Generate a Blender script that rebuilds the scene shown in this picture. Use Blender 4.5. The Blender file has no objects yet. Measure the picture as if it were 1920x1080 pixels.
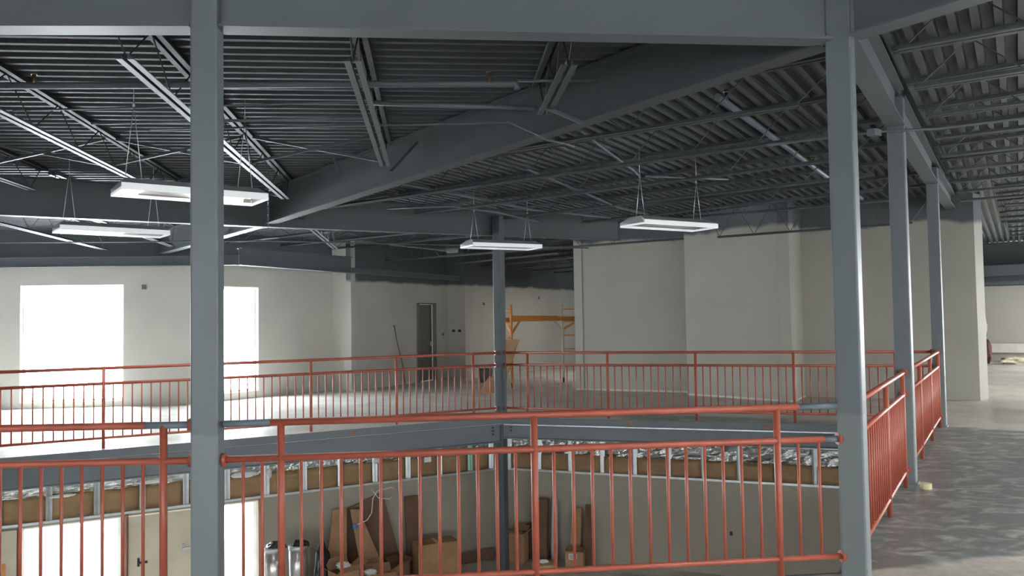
import bpy, bmesh, math, random
from mathutils import Vector, Matrix, noise
from mathutils.geometry import tessellate_polygon
S = bpy.context.scene
C = S.collection
random.seed(4)
R = math.radians

# ------------------------------------------------------------------ camera, sky, daylight, exposure
EYE = 1.65
pitch, roll = math.atan(57/1500), 0.016
cam = bpy.data.cameras.new('camera'); camo = bpy.data.objects.new('camera', cam); C.objects.link(camo)
cam.sensor_width = 36; cam.lens = 36*1500/1920; cam.clip_end = 300
fw = Vector((0, math.cos(pitch), math.sin(pitch)))
up0 = Vector((0, -math.sin(pitch), math.cos(pitch))); rt0 = Vector((1, 0, 0))
rt = rt0*math.cos(roll) - up0*math.sin(roll); up = rt0*math.sin(roll) + up0*math.cos(roll)
m = Matrix((rt, up, -fw)).transposed().to_4x4(); m.translation = (0, 0, EYE)
camo.matrix_world = m
S.camera = camo

w = bpy.data.worlds.new('sky'); S.world = w; w.use_nodes = True
w.node_tree.nodes['Background'].inputs[0].default_value = (0.93, 0.97, 1.0, 1)
w.node_tree.nodes['Background'].inputs[1].default_value = 3.0
S.view_settings.view_transform = 'Standard'
S.view_settings.look = 'None'
S.view_settings.exposure = 0.25
S.view_settings.gamma = 1.0
S.view_settings.use_curve_mapping = False
S.cycles.max_bounces = 8
S.cycles.diffuse_bounces = 5
S.cycles.transparent_max_bounces = 8
S.cycles.sample_clamp_indirect = 6

def V(*a): return Vector(a)
def azd(a): return Vector((math.sin(R(a)), math.cos(R(a))))

def window_light(p, q, s0, s1, z0, z1, watts, off=0.85, colour=(0.96, 0.98, 1.0), tilt=30):
    """daylight coming through an opening in the wall p-q (the room lies on the right-hand side of p->q)"""
    p, q = Vector(p), Vector(q)
    d = (q-p).normalized(); n = Vector((d.y, -d.x))
    c = p + d*(s0+s1)/2 - n*off
    L = bpy.data.lights.new('window_daylight', 'AREA'); L.shape = 'RECTANGLE'
    L.size = s1-s0; L.size_y = z1-z0; L.energy = watts; L.color = colour
    o = bpy.data.objects.new('window_daylight', L); C.objects.link(o)
    X = Vector((-d.x, -d.y, 0)); Y = Vector((0, 0, 1)); Z = X.cross(Y)   # light shines along -Z
    if (-Z).dot(Vector((n.x, n.y, 0))) < 0: X = -X; Z = X.cross(Y)
    mm = Matrix((X, Y, Z)).transposed().to_4x4() @ Matrix.Rotation(-R(tilt), 4, 'X'); mm.translation = (c.x, c.y, (z0+z1)/2+.15)   # skylight falls inward and down
    o.matrix_world = mm
    return o

# plan, metres, seen from above: camera at the origin looking along +Y
CL, C1, C2, C3, C4 = V(-1.76, 4.62), V(2.12, 5.05), V(3.80, 7.80), V(6.15, 11.6), V(-.22, 13.62)
LE, NL = V(-6.8, 10.05), V(-5.0, 4.50)
W_A0, W_A1, W_B1 = V(-16, 15.23), V(-6.6, 16.4), V(-4.33, 19.26)
W_C1 = V(-3.82, 18.95)
W_D1, W_60, W_61 = V(-1.83, 22.42), V(-1.31, 22.11), V(5.3, 33.1)
LW0, LW1, RW1 = V(-13.0, 7.96), V(-.25, 14.99), V(14.0, 9.55)
d61 = (V(-.25, 14.99)-V(-7.14, 11.19)).normalized()
LW0 = V(-7.14, 11.19) - d61*6.5
ZL = -2.7                                      # lower floor

WIN_UP = [(W_A0, W_A1, 6.21, 8.17, 0.12, 2.46, 2100), (W_A0, W_A1, 1.6, 3.6, 0.12, 2.46, 2100),
          (W_A1, W_B1, 0.24, 1.60, 0.16, 2.42, 1500)]
WIN_LOW = [(LW0, LW1, 6.5+0.24, 6.5+1.53, ZL, -1.18, 260), (LW0, LW1, 6.5+2.75, 6.5+3.48, ZL, -1.18, 160)]
REAR0, REAR1 = V(24, -7), V(-16, -7)           # rear wall, behind the camera
RIGHT0, RIGHT1 = V(24, 21.4), V(24, -7)
LEFT0, LEFT1 = V(-16, -7), V(-16, 15.23)
WIN_UNSEEN_REAR = [(REAR0, REAR1, a, a+3.0, 0.2, 2.3, 650) for a in (3, 9, 15, 21, 27)] + [(REAR0, REAR1, a, a+3.0, -2.3, -.5, 850) for a in (13, 19, 25, 31)]  # unseen rear windows, both storeys, added for brightness
WIN_UNSEEN_RIGHT = [(RIGHT0, RIGHT1, a, a+3.0, 0.3, 2.4, 1100) for a in (3.5, 10, 17)]  # unseen windows added for light from the right
FR0 = V(5.3, 33.1); FR1 = V(25.0, 20.9)
WIN_UNSEEN_FAR = [(FR0, FR1, a, a+2.4, .2, 2.4, 1500) for a in (15.6, 19.2)]  # windows out of view, added to light the right-hand floor
WIN_UNSEEN_LEFT = [(LEFT0, LEFT1, a, a+2.4, 0.1, 2.46, 200) for a in (17.5,)]  # unseen left window, added for daylight
for t in WIN_UP + WIN_LOW + WIN_UNSEEN_REAR + WIN_UNSEEN_RIGHT + WIN_UNSEEN_LEFT + WIN_UNSEEN_FAR:
    window_light(*t, colour=(.90, .945, 1.0) if t in WIN_UP else (.96, .98, 1.0))

# ------------------------------------------------------------------ materials
def nd(nt, kind, **kw):
    n = nt.nodes.new(kind)
    for k, v in kw.items(): setattr(n, k, v)
    return n
def mat(name, col, rough=.6, metal=0.0, var=.08, scale=3.0, bump=0.0, bscale=40, emit=0, ecol=None, spec=.5):
    m = bpy.data.materials.new(name); m.use_nodes = True; nt = m.node_tree
    b = nt.nodes['Principled BSDF']
    b.inputs['Roughness'].default_value = rough; b.inputs['Metallic'].default_value = metal
    b.inputs['Specular IOR Level'].default_value = spec
    tc = nd(nt, 'ShaderNodeTexCoord')
    nz = nd(nt, 'ShaderNodeTexNoise'); nz.inputs['Scale'].default_value = scale; nz.inputs['Detail'].default_value = 5
    nt.links.new(tc.outputs['Object'], nz.inputs['Vector'])
    r = nd(nt, 'ShaderNodeMapRange'); r.inputs[1].default_value = .3; r.inputs[2].default_value = .7
    r.inputs[3].default_value = 1-var; r.inputs[4].default_value = 1+var
    nt.links.new(nz.outputs[0], r.inputs[0])
    mx = nd(nt, 'ShaderNodeVectorMath', operation='SCALE'); mx.inputs[0].default_value = col[:3]
    nt.links.new(r.outputs[0], mx.inputs['Scale'])
    nt.links.new(mx.outputs[0], b.inputs['Base Color'])
    if bump:
        n2 = nd(nt, 'ShaderNodeTexNoise'); n2.inputs['Scale'].default_value = bscale; n2.inputs['Detail'].default_value = 4
        nt.links.new(tc.outputs['Object'], n2.inputs['Vector'])
        bp = nd(nt, 'ShaderNodeBump'); bp.inputs['Strength'].default_value = bump; bp.inputs['Distance'].default_value = .02
        nt.links.new(n2.outputs[0], bp.inputs['Height']); nt.links.new(bp.outputs[0], b.inputs['Normal'])
    if emit:
        b.inputs['Emission Color'].default_value = (*(ecol or col)[:3], 1); b.inputs['Emission Strength'].default_value = emit
    m['out'] = mx.name
    return m

def threshold_mix(m, axis_z, col2, noise_amp=.12, nscale=4, soft=.06, below=False):
    """paint edge at a height: col2 above (or below) axis_z, with a ragged overspray boundary (world space)"""
    nt = m.node_tree; b = nt.nodes['Principled BSDF']
    src = b.inputs['Base Color'].links[0].from_socket
    g = nd(nt, 'ShaderNodeNewGeometry'); sx = nd(nt, 'ShaderNodeSeparateXYZ'); nt.links.new(g.outputs['Position'], sx.inputs[0])
    nz = nd(nt, 'ShaderNodeTexNoise'); nz.inputs['Scale'].default_value = nscale; nt.links.new(g.outputs['Position'], nz.inputs['Vector'])
    ma = nd(nt, 'ShaderNodeMath', operation='MULTIPLY_ADD'); nt.links.new(nz.outputs[0], ma.inputs[0]); ma.inputs[1].default_value = noise_amp*4
    nt.links.new(sx.outputs[2], ma.inputs[2])
    mr = nd(nt, 'ShaderNodeMapRange'); mr.interpolation_type = 'SMOOTHSTEP'
    z = axis_z + noise_amp*2
    mr.inputs[1].default_value = z-soft; mr.inputs[2].default_value = z+soft
    if below: mr.inputs[3].default_value, mr.inputs[4].default_value = 1, 0
    nt.links.new(ma.outputs[0], mr.inputs[0])
    mx = nd(nt, 'ShaderNodeMix', data_type='RGBA')
    nt.links.new(mr.outputs[0], mx.inputs[0]); nt.links.new(src, mx.inputs[6]); mx.inputs[7].default_value = (*col2, 1)
    nt.links.new(mx.outputs[2], b.inputs['Base Color'])

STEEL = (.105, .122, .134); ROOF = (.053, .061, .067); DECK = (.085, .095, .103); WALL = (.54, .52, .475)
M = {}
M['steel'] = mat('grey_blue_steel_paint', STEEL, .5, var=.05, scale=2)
M['roofsteel'] = mat('dark_roof_steel', ROOF, .5, var=.05, scale=2)  # darker tone than the near beams and columns
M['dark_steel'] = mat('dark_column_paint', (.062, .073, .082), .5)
M['shade_steel'] = mat('steel_painted_shade', (.022, .025, .029), .6)  # near-black stands in for shade on left-bay top chords and webs
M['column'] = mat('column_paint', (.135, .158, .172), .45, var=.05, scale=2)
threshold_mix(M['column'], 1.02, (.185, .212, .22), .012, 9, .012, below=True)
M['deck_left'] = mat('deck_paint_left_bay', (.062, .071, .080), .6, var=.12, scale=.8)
M['deck'] = mat('deck_paint', DECK, .5, var=.12, scale=.8)
M['red'] = mat('red_oxide_paint', (.40, .098, .060), .42, var=.12, scale=6)
M['bare'] = mat('bare_grey_pipe', (.16, .20, .235), .45)
M['galv'] = mat('galvanised_steel', (.62, .66, .68), .38, metal=.6, var=.12, scale=8)
M['galv_green'] = mat('green_tinted_steel', (.32, .62, .52), .45, metal=.2)
M['kraft'] = mat('kraft_insulation_facing', (.27, .17, .085), .8, var=.12, scale=7, bump=.3, bscale=9)
M['foil'] = mat('crinkled_foil', (.75, .76, .75), .22, metal=.95, var=.1, bump=1.0, bscale=26)
M['card'] = mat('cardboard', (.34, .20, .105), .85, var=.15, scale=4)
M['card_dark'] = mat('dark_cardboard', (.13, .070, .042), .85, var=.15, scale=4)
M['card_light'] = mat('pale_cardboard', (.60, .43, .24), .8, var=.1, scale=4)
M['white'] = mat('white_enamel', (.92, .93, .93), .35, var=.02)
M['strip'] = mat('white_lip_added_glow', (.88, .90, .90), .35, var=.01, emit=.30, ecol=(.93, .97, 1))  # plain lamp lips with an added glow to look brighter
M['greyend'] = mat('grey_enamel', (.42, .42, .43), .5, var=.02)
M['reflector'] = mat('beige_reflector', (.40, .38, .35), .4, var=.03)
M['lamp'] = mat('lit_lamp', (1, 1, 1), .3, emit=5.0, ecol=(1, .98, .93))
M['lampoff'] = mat('dim_lamp', (.85, .85, .85), .3)
M['orange'] = mat('orange_scaffold_paint', (.62, .23, .045), .45, var=.12, scale=9)
M['pale_scaf'] = mat('pale_worn_scaffold', (.80, .72, .58), .5, var=.15, scale=9)
M['whitebar'] = mat('white_board', (.88, .87, .82), .5)
M['black'] = mat('black_plastic', (.015, .015, .018), .35)
M['rubber'] = mat('black_rubber', (.03, .03, .03), .7)
M['paper'] = mat('white_paper', (.80, .80, .80), .7)
M['cream'] = mat('cream_paint', (.70, .63, .50), .5, var=.1, scale=2)
M['wood'] = mat('brown_wood_trim', (.20, .10, .06), .6)
M['yellow'] = mat('cream_tape', (.72, .66, .38), .6)
M['door'] = mat('dark_door_paint', (.12, .115, .10), .55)
M['pink'] = mat('pink_cloth', (.52, .40, .40), .9, var=.2, scale=9)
M['darkred'] = mat('dark_red_cloth', (.09, .035, .03), .9)
M['debris'] = mat('plaster_rubble', (.62, .55, .42), .9, var=.3, scale=9)
M['bluep'] = mat('blue_plastic', (.03, .16, .5), .4)
M['brass'] = mat('brass_sprinkler', (.20, .15, .08), .4, metal=.7)
M['duct'] = mat('bright_duct_metal', (.58, .57, .56), .30, metal=.75, var=.12, scale=5)
M['base'] = mat('pale_caulk', (.62, .60, .54), .7)

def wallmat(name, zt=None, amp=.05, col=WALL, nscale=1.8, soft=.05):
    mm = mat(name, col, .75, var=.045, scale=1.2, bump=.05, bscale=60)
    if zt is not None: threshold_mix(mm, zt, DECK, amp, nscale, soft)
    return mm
M['wall'] = wallmat('greige_wall_paint', 2.98, .03)
M['wall_plain'] = wallmat('greige_wall_plain')
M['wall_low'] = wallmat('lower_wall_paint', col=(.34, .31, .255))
M['wall_block'] = wallmat('greige_wall_overspray', 3.34, .07, col=(.40, .385, .335))
M['wall_d'] = wallmat('greige_wall_dark_top', 2.60, .035)

def floor_mat():
    m = bpy.data.materials.new('concrete_floor'); m.use_nodes = True; nt = m.node_tree; b = nt.nodes['Principled BSDF']
    g = nd(nt, 'ShaderNodeNewGeometry')
    sx = nd(nt, 'ShaderNodeSeparateXYZ'); nt.links.new(g.outputs['Position'], sx.inputs[0])
    def noi(scale, det=6, vec=None, dist=0):
        n = nd(nt, 'ShaderNodeTexNoise'); n.inputs['Scale'].default_value = scale; n.inputs['Detail'].default_value = det
        n.inputs['Distortion'].default_value = dist
        nt.links.new(vec or g.outputs['Position'], n.inputs['Vector']); return n.outputs[0]
    def math_(op, a, bb, c=None):
        n = nd(nt, 'ShaderNodeMath', operation=op)
        for i, x in enumerate((a, bb, c)):
            if x is None: continue
            if hasattr(x, 'links'): nt.links.new(x, n.inputs[i])
            else: n.inputs[i].default_value = x
        return n.outputs[0]
    def rng(x, a, bb, c=0, d=1):
        n = nd(nt, 'ShaderNodeMapRange'); n.interpolation_type = 'SMOOTHSTEP'; nt.links.new(x, n.inputs[0])
        for i, v in enumerate((a, bb, c, d)): n.inputs[i+1].default_value = v
        return n.outputs[0]
    X, Y = sx.outputs[0], sx.outputs[1]
    nb = noi(.9)
    # dark sealed patch in front of the balcony walkway, right of the opening
    yy = math_('ADD', Y, math_('MULTIPLY_ADD', nb, 1.2, math_('MULTIPLY_ADD', X, .55, -.6)))
    far = rng(yy, 14.7, 15.05, 1, 0)
    yn = math_('ADD', Y, math_('MULTIPLY_ADD', noi(1.7), .5, math_('MULTIPLY', X, -.28)))
    near = rng(yn, 4.72, 4.82, 0, 1)
    right = rng(X, 1.5, 2.0, 0, 1)
    mask = math_('MULTIPLY', math_('MULTIPLY', far, near), right)
    mp = nd(nt, 'ShaderNodeMapping'); nt.links.new(g.outputs['Position'], mp.inputs[0]); mp.inputs['Scale'].default_value = (2.4, 3.6, 1)
    mp.inputs['Rotation'].default_value = (0, 0, .4)
    streak = rng(noi(1.8, 8, mp.outputs[0], 1.0), .45, .75)
    fine = noi(14, 8)
    dark = nd(nt, 'ShaderNodeMix', data_type='RGBA'); nt.links.new(streak, dark.inputs[0])
    dark.inputs[6].default_value = (.190, .205, .197, 1); dark.inputs[7].default_value = (.43, .45, .425, 1)
    lt = nd(nt, 'ShaderNodeMix', data_type='RGBA'); nt.links.new(rng(noi(1.1, 8, None, .6), .35, .7), lt.inputs[0])
    lt.inputs[6].default_value = (.48, .465, .42, 1); lt.inputs[7].default_value = (.62, .60, .54, 1)
    mx = nd(nt, 'ShaderNodeMix', data_type='RGBA'); nt.links.new(mask, mx.inputs[0]); nt.links.new(lt.outputs[2], mx.inputs[6]); nt.links.new(dark.outputs[2], mx.inputs[7])
    sc = nd(nt, 'ShaderNodeVectorMath', operation='SCALE'); nt.links.new(mx.outputs[2], sc.inputs[0]); nt.links.new(rng(fine, .3, .7, .9, 1.1), sc.inputs['Scale'])
    nt.links.new(sc.outputs[0], b.inputs['Base Color'])
    nt.links.new(rng(noi(2.3), .3, .7, .30, .50), b.inputs['Roughness'])
    return m
M['floor'] = floor_mat()
def glass_mat():
    m = bpy.data.materials.new('added_window_film'); m.use_nodes = True; nt = m.node_tree; nt.nodes.clear()  # film added so daylight behind turns the panes white
    o = nd(nt, 'ShaderNodeOutputMaterial'); t = nd(nt, 'ShaderNodeBsdfTransparent'); g = nd(nt, 'ShaderNodeBsdfTranslucent'); g.inputs[0].default_value = (.9, .92, .93, 1); mx = nd(nt, 'ShaderNodeMixShader'); mx.inputs[0].default_value = .5
    t.inputs[0].default_value = (.95, .97, .97, 1)
    nt.links.new(t.outputs[0], mx.inputs[1]); nt.links.new(g.outputs[0], mx.inputs[2]); nt.links.new(mx.outputs[0], o.inputs[0])
    return m
M['glass'] = glass_mat()

# ------------------------------------------------------------------ mesh helpers
def box(bm, c, s, rz=0, mtx=None):
    """box centred at c with size s"""
    r = bmesh.ops.create_cube(bm, size=1.0)
    mm = Matrix.Translation(c) @ Matrix.Rotation(rz, 4, 'Z') @ Matrix.Diagonal((*s, 1))
    if mtx: mm = mtx @ mm
    bmesh.ops.transform(bm, matrix=mm, verts=r['verts'])
    return r['verts']
def frame(a, b):
    a, b = Vector(a), Vector(b); d = (b-a).normalized()
    u = Vector((0, 0, 1)) if abs(d.z) < .99 else Vector((1, 0, 0))
    x = u.cross(d).normalized(); y = d.cross(x)
    return a, b, d, x, y
def bar(bm, a, b, wd, h):
    """rectangular bar from a to b, wd across, h up"""
    a, b, d, x, y = frame(a, b)
    vs = []
    for p in (a, b):
        for sx, sy in ((-1, -1), (1, -1), (1, 1), (-1, 1)):
            vs.append(bm.verts.new(p + x*sx*wd/2 + y*sy*h/2))
    f = bm.faces.new
    f(vs[0:4][::-1]); f(vs[4:8])
    for i in range(4): f((vs[i], vs[(i+1) % 4], vs[4+(i+1) % 4], vs[4+i]))
def tube(bm, pts, r, n=10, caps=True, radii=None):
    pts = [Vector(p) for p in pts]; rings = []
    for i, p in enumerate(pts):
        a = pts[max(i-1, 0)]; b = pts[min(i+1, len(pts)-1)]
        _, _, d, x, y = frame(a, b)
        rr = radii[i] if radii else r
        rings.append([bm.verts.new(p + (x*math.cos(2*math.pi*k/n) + y*math.sin(2*math.pi*k/n))*rr) for k in range(n)])
    for q, s in zip(rings, rings[1:]):
        for k in range(n):
            f = bm.faces.new((q[k], q[(k+1) % n], s[(k+1) % n], s[k])); f.smooth = True
    if caps: bm.faces.new(rings[0][::-1]); bm.faces.new(rings[-1])
def prism(bm, prof, a, b):
    """extrude an (x,y) profile from point a to point b; x is sideways (right of a->b), y is world up"""
    a, b = Vector(a), Vector(b); d = b-a; h = Vector((d.x, d.y, 0)).normalized(); x = Vector((h.y, -h.x, 0)); z = Vector((0, 0, 1))
    r1 = [bm.verts.new(a + x*p[0] + z*p[1]) for p in prof]; r2 = [bm.verts.new(b + x*p[0] + z*p[1]) for p in prof]
    n = len(prof)
    bm.faces.new(r1); bm.faces.new(r2[::-1])
    for i in range(n): bm.faces.new((r1[i], r2[i], r2[(i+1) % n], r1[(i+1) % n]))
def obj(name, bm, m, parent=None, bevel=0, loc=None):
    bmesh.ops.recalc_face_normals(bm, faces=bm.faces)
    me = bpy.data.meshes.new(name); 
    if loc is not None: bmesh.ops.translate(bm, verts=bm.verts, vec=-Vector(loc))
    bm.to_mesh(me); bm.free()
    me.materials.append(m if not isinstance(m, str) else M[m])
    o = bpy.data.objects.new(name, me); C.objects.link(o)
    if loc is not None: o.location = loc
    if parent is not None:
        o.parent = parent
        o.matrix_parent_inverse = Matrix.Translation(parent.location).inverted() if loc is None else Matrix.Identity(4)
        if loc is not None: o.location = Vector(loc) - parent.location
    if bevel:
        md = o.modifiers.new('bevel', 'BEVEL'); md.width = bevel; md.segments = 2; md.limit_method = 'ANGLE'
    return o
def tag(o, label, cat, group=None):
    o['label'] = label; o['category'] = cat
    if group: o['group'] = group
    return o
def empty(name, loc, label, cat, group=None):
    o = bpy.data.objects.new(name, None); C.objects.link(o); o.location = loc; o.empty_display_size = .1
    return tag(o, label, cat, group)
def struct(o): o['kind'] = 'structure'; return o
def NB(): return bmesh.new()
ORD = ['first', 'second', 'third', 'fourth', 'fifth', 'sixth', 'seventh', 'eighth', 'ninth', 'tenth', 'eleventh', 'twelfth', 'thirteenth', 'fourteenth', 'fifteenth', 'sixteenth', 'seventeenth', 'eighteenth', 'nineteenth', 'twentieth'] + ['twenty-' + w_ for w_ in ('first', 'second', 'third', 'fourth', 'fifth', 'sixth', 'seventh', 'eighth', 'ninth')]
def isect(p, d, a, b):
    """point on ray p+t*d crossing line a-b"""
    e = b-a; den = d.x*e.y - d.y*e.x
    t = ((a.x-p.x)*e.y - (a.y-p.y)*e.x)/den
    return p + d*t

# ------------------------------------------------------------------ heights of the roof planes
def deckL(x, y): return 3.84 - .025*(y-5.05)
def deckR(x, y): return 3.84 + .0203*((x-2.12)*.85 - (y-5.05)*.53)
DG = V(-3.7, 12.1)                                  # the big diagonal girder passes C1 and DG
dd = (DG-C1).normalized()

# ------------------------------------------------------------------ structure: floors, walls
def slab(name, outer, holes, z, th, m):
    bm = NB(); polys = [[Vector((p.x, p.y, 0)) for p in outer]] + [[Vector((p.x, p.y, 0)) for p in h] for h in holes]
    tris = tessellate_polygon(polys); flat = [p for q in polys for p in q]
    top = [bm.verts.new((p.x, p.y, z)) for p in flat]; bot = [bm.verts.new((p.x, p.y, z-th)) for p in flat]
    for t in tris:
        bm.faces.new([top[i] for i in t]); bm.faces.new([bot[i] for i in t][::-1])
    i0 = 0
    for q in polys:
        n = len(q)
        for i in range(n):
            a, b = i0+i, i0+(i+1) % n
            bm.faces.new((top[a], top[b], bot[b], bot[a]))
        i0 += n
    return struct(obj(name, bm, m))
def shift(p, q, k):
    d = (q-p).normalized(); n = V(d.y, -d.x); return p+n*k, q+n*k
# opening in the upper floor, set a little outside the column line
def inset_poly(P, k):
    n = len(P); out = []
    for i in range(n):
        a0, a1 = shift(P[i-1], P[i], k); b0, b1 = shift(P[i], P[(i+1) % n], k)
        out.append(isect(a0, a1-a0, b0, b1))
    return out
HOLE = [NL, CL, C1, C2, C3, C4, LE]
HO = inset_poly(HOLE, -.10)       # polygon runs counter-clockwise: shrink the hole toward its inside
slab('floor', [V(-17, -8), V(25, -8), V(25, 36), V(-17, 36)], [HO], 0, .12, 'floor')
slab('floor_lower', [V(-17, -8), V(25, -8), V(25, 24), V(-17, 24)], [], ZL, .15, 'floor')

def wall(name, p, q, z0, z1, m, openings=(), th=.2):
    """wall whose room face is p-q, thickness goes to the left of p->q (outside)"""
    bm = NB(); d = (q-p).normalized(); n = V(-d.y, d.x); L = (q-p).length
    ang = math.atan2(d.y, d.x)
    def blk(s0, s1, a, b):
        if s1-s0 < 1e-4 or b-a < 1e-4: return
        c = p + d*(s0+s1)/2 + n*th/2
        box(bm, (c.x, c.y, (a+b)/2), (s1-s0, th, b-a), ang)
    s = 0
    for (o0, o1, a, b) in sorted(openings):
        blk(s, o0, z0, z1); blk(o0, o1, z0, a); blk(o0, o1, b, z1); s = o1
    blk(s, L, z0, z1)
    return struct(obj(name, bm, m))
def ops(lst, p, q): return [(a, b, z0, z1) for (pp, qq, a, b, z0, z1, w_) in lst if pp is p and qq is q]
wall('wall_window', W_A0, W_A1, 0, 3.7, 'wall', ops(WIN_UP, W_A0, W_A1))
wall('wall_window_right', W_A1, W_B1+V(.1,.13), 0, 3.6, 'wall', ops(WIN_UP, W_A1, W_B1))
wall('wall_return', W_B1, W_C1, 0, 3.6, 'wall_plain', th=.15)
DD = (W_D1-W_C1).normalized()
DS0 = 2.60; DS1 = 3.40
wall('wall_door', W_C1, W_D1, 0, 3.55, 'wall_d', [(DS0, DS1, 0, 2.10)], th=.15)
wall('wall_recess', W_D1, W_60, 0, 3.5, 'wall_d', th=.15)
wall('wall_back', W_60, W_61, 0, 3.6, 'wall_d')
wall('wall_far_right', FR0, FR1, 0, 3.9, wallmat('far_wall', 2.46, .0, soft=.01), ops(WIN_UNSEEN_FAR, FR0, FR1))
wall('wall_right', RIGHT0, RIGHT1, ZL, 3.95, 'wall', ops(WIN_UNSEEN_RIGHT, RIGHT0, RIGHT1))
wall('wall_rear', REAR0, REAR1, ZL, 4.2, 'wall', ops(WIN_UNSEEN_REAR, REAR0, REAR1))
wall('wall_left', LEFT0, LEFT1, ZL, 4.2, 'wall', ops(WIN_UNSEEN_LEFT, LEFT0, LEFT1))
# the stepped core on the right
K = [V(1.42, 18.30), V(3.78, 17.20), V(3.62, 16.72), V(5.22, 15.02), V(5.80, 15.98), V(8.59, 14.80), V(8.93, 15.12)]
wall('wall_core_left', V(5.4, 25.0), K[0], 0, 3.75, 'wall_block', th=.2)
wall('wall_core_a', K[0], K[1], 0, 3.9, 'wall_block')
wall('wall_core_b', K[1], K[2], 0, 3.9, 'wall_block')
wall('wall_core_c', K[2], K[3], 0, 3.95, 'wall_block')
wall('wall_core_d', K[3], K[4], 0, 3.95, 'wall_block')
wall('wall_core_e', K[4], K[5], 0, 3.95, 'wall_block')
wall('wall_core_end', K[5], K[6], 0, 3.95, 'wall_block')
wall('wall_core_right', K[6], V(12.2, 21.4), 0, 3.95, 'wall_block')
# pale strip of tape or caulk along the foot of the walls
def baseline(name, p, q, h=.035):
    bm = NB(); d = (q-p).normalized(); n = V(d.y, -d.x)
    bar(bm, (*(p+n*.008), h/2), (*(q+n*.008), h/2), .014, h)
    return struct(obj(name, bm, 'base'))
baseline('baseboard_core_a', K[0], K[1]); baseline('baseboard_core_c', K[2], K[3]); baseline('baseboard_core_d', K[3], K[4])
baseline('baseboard_back', W_60, V(2.2, 27.9)); baseline('baseboard_door', W_C1, W_C1+DD*DS0)
# lower storey
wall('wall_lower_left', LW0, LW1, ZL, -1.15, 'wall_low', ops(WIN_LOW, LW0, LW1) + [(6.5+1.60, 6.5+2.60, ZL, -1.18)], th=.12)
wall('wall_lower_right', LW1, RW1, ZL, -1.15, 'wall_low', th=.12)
for nm, (p_, q_) in (('added_leak_stop_left', shift(LW0, LW1+d61*.3, -.45)), ('added_leak_stop_right', shift(LW1-(RW1-LW1).normalized()*.5, RW1, -.45))):  # backing panels added behind the stud bands to stop light leaks
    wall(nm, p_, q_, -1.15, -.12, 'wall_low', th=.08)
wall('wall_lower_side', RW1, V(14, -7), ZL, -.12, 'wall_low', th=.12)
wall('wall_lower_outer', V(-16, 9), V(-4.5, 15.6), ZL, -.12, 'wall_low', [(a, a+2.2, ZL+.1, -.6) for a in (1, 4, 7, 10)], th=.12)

def window(i, p, q, s0, s1, z0, z1, m='whitebar', sash=False):
    d = (q-p).normalized(); n = V(-d.y, d.x); o = .14
    root = bpy.data.objects.new('window_%d' % i, None); C.objects.link(root)
    c = p+d*(s0+s1)/2+n*o; root.location = (c.x, c.y, z0); struct(root)
    bm = NB(); t = .045
    A = p+d*s0+n*o; B = p+d*s1+n*o
    bar(bm, (*A, z0+t/2), (*B, z0+t/2), .06, t); bar(bm, (*A, z1-t/2), (*B, z1-t/2), .06, t)
    for e in (p+d*(s0+t/2)+n*o, p+d*(s1-t/2)+n*o): bar(bm, (*e, z0+t), (*e, z1-t), t, .06)
    obj('window_frame', bm, m, root)
    bm = NB(); bar(bm, (*(p+d*(s0+t)+n*o), (z0+z1)/2), (*(p+d*(s1-t)+n*o), (z0+z1)/2), .006, z1-z0-2*t)
    obj('pane', bm, 'glass', root)
for i, t in enumerate(WIN_UP + WIN_LOW + WIN_UNSEEN_REAR + WIN_UNSEEN_RIGHT + WIN_UNSEEN_LEFT + WIN_UNSEEN_FAR):
    window(i+1, *t[:6])
# brown jambs beside the lower openings
for k, s in enumerate((.24, 1.57, 3.50)):
    bm = NB(); c = LW0 + d61*(6.5+s); n = V(d61.y, -d61.x)*.02
    bar(bm, (*(c+n), ZL), (*(c+n), -1.16), .05, .05)
    struct(obj('trim_%d' % (k+1), bm, 'wood'))

# the two cream doors of the lower storey
nL = V(d61.y, -d61.x)
def door(i, p, d, s0, s1, z0, z1, m, handle='black', hz=None, off=-.03, hs=None):
    n = V(d.y, -d.x)
    root = bpy.data.objects.new('door_%d' % i, None); C.objects.link(root); c = p+d*(s0+s1)/2; root.location = (c.x, c.y, z0); struct(root)
    bm = NB(); bar(bm, (*(p+d*s0+n*off), (z0+z1)/2), (*(p+d*s1+n*off), (z0+z1)/2), .045, z1-z0)
    obj('door_leaf', bm, m, root, bevel=.004)
    if hz is not None:
        bm = NB(); h = p+d*hs+n*(off+.03)
        box(bm, (h.x, h.y, hz), (.03, .05, .12), math.atan2(d.y, d.x))
        bar(bm, (*(h+n*.05), hz), (*(h+n*.05+d*.12), hz), .02, .03)
        bar(bm, (*h, hz), (*(h+n*.06), hz), .02, .02)
        obj('door_handle', bm, handle, root)
    return root
P7 = LW0 + d61*6.5
door(1, P7, d61, 1.60, 2.09, ZL+.02, -1.2, 'cream', hz=-1.88, hs=1.74)
door(2, P7, d61, 2.11, 2.59, ZL+.02, -1.2, 'cream', hz=-1.76, handle='galv', hs=2.36)
door(3, W_C1, DD, DS0+.04, DS1-.04, .01, 2.06, 'door', handle='galv', hz=1.0, off=-.10, hs=DS1-.12)
bm = NB()
for s in (DS0+.02, DS1-.02): bar(bm, (*(W_C1+DD*s+V(DD.y, -DD.x)*.01), 0), (*(W_C1+DD*s+V(DD.y, -DD.x)*.01), 2.1), .04, .1)
bar(bm, (*(W_C1+DD*DS0), 2.08), (*(W_C1+DD*DS1), 2.08), .1, .04)
struct(obj('trim_4', bm, 'door'))

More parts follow.
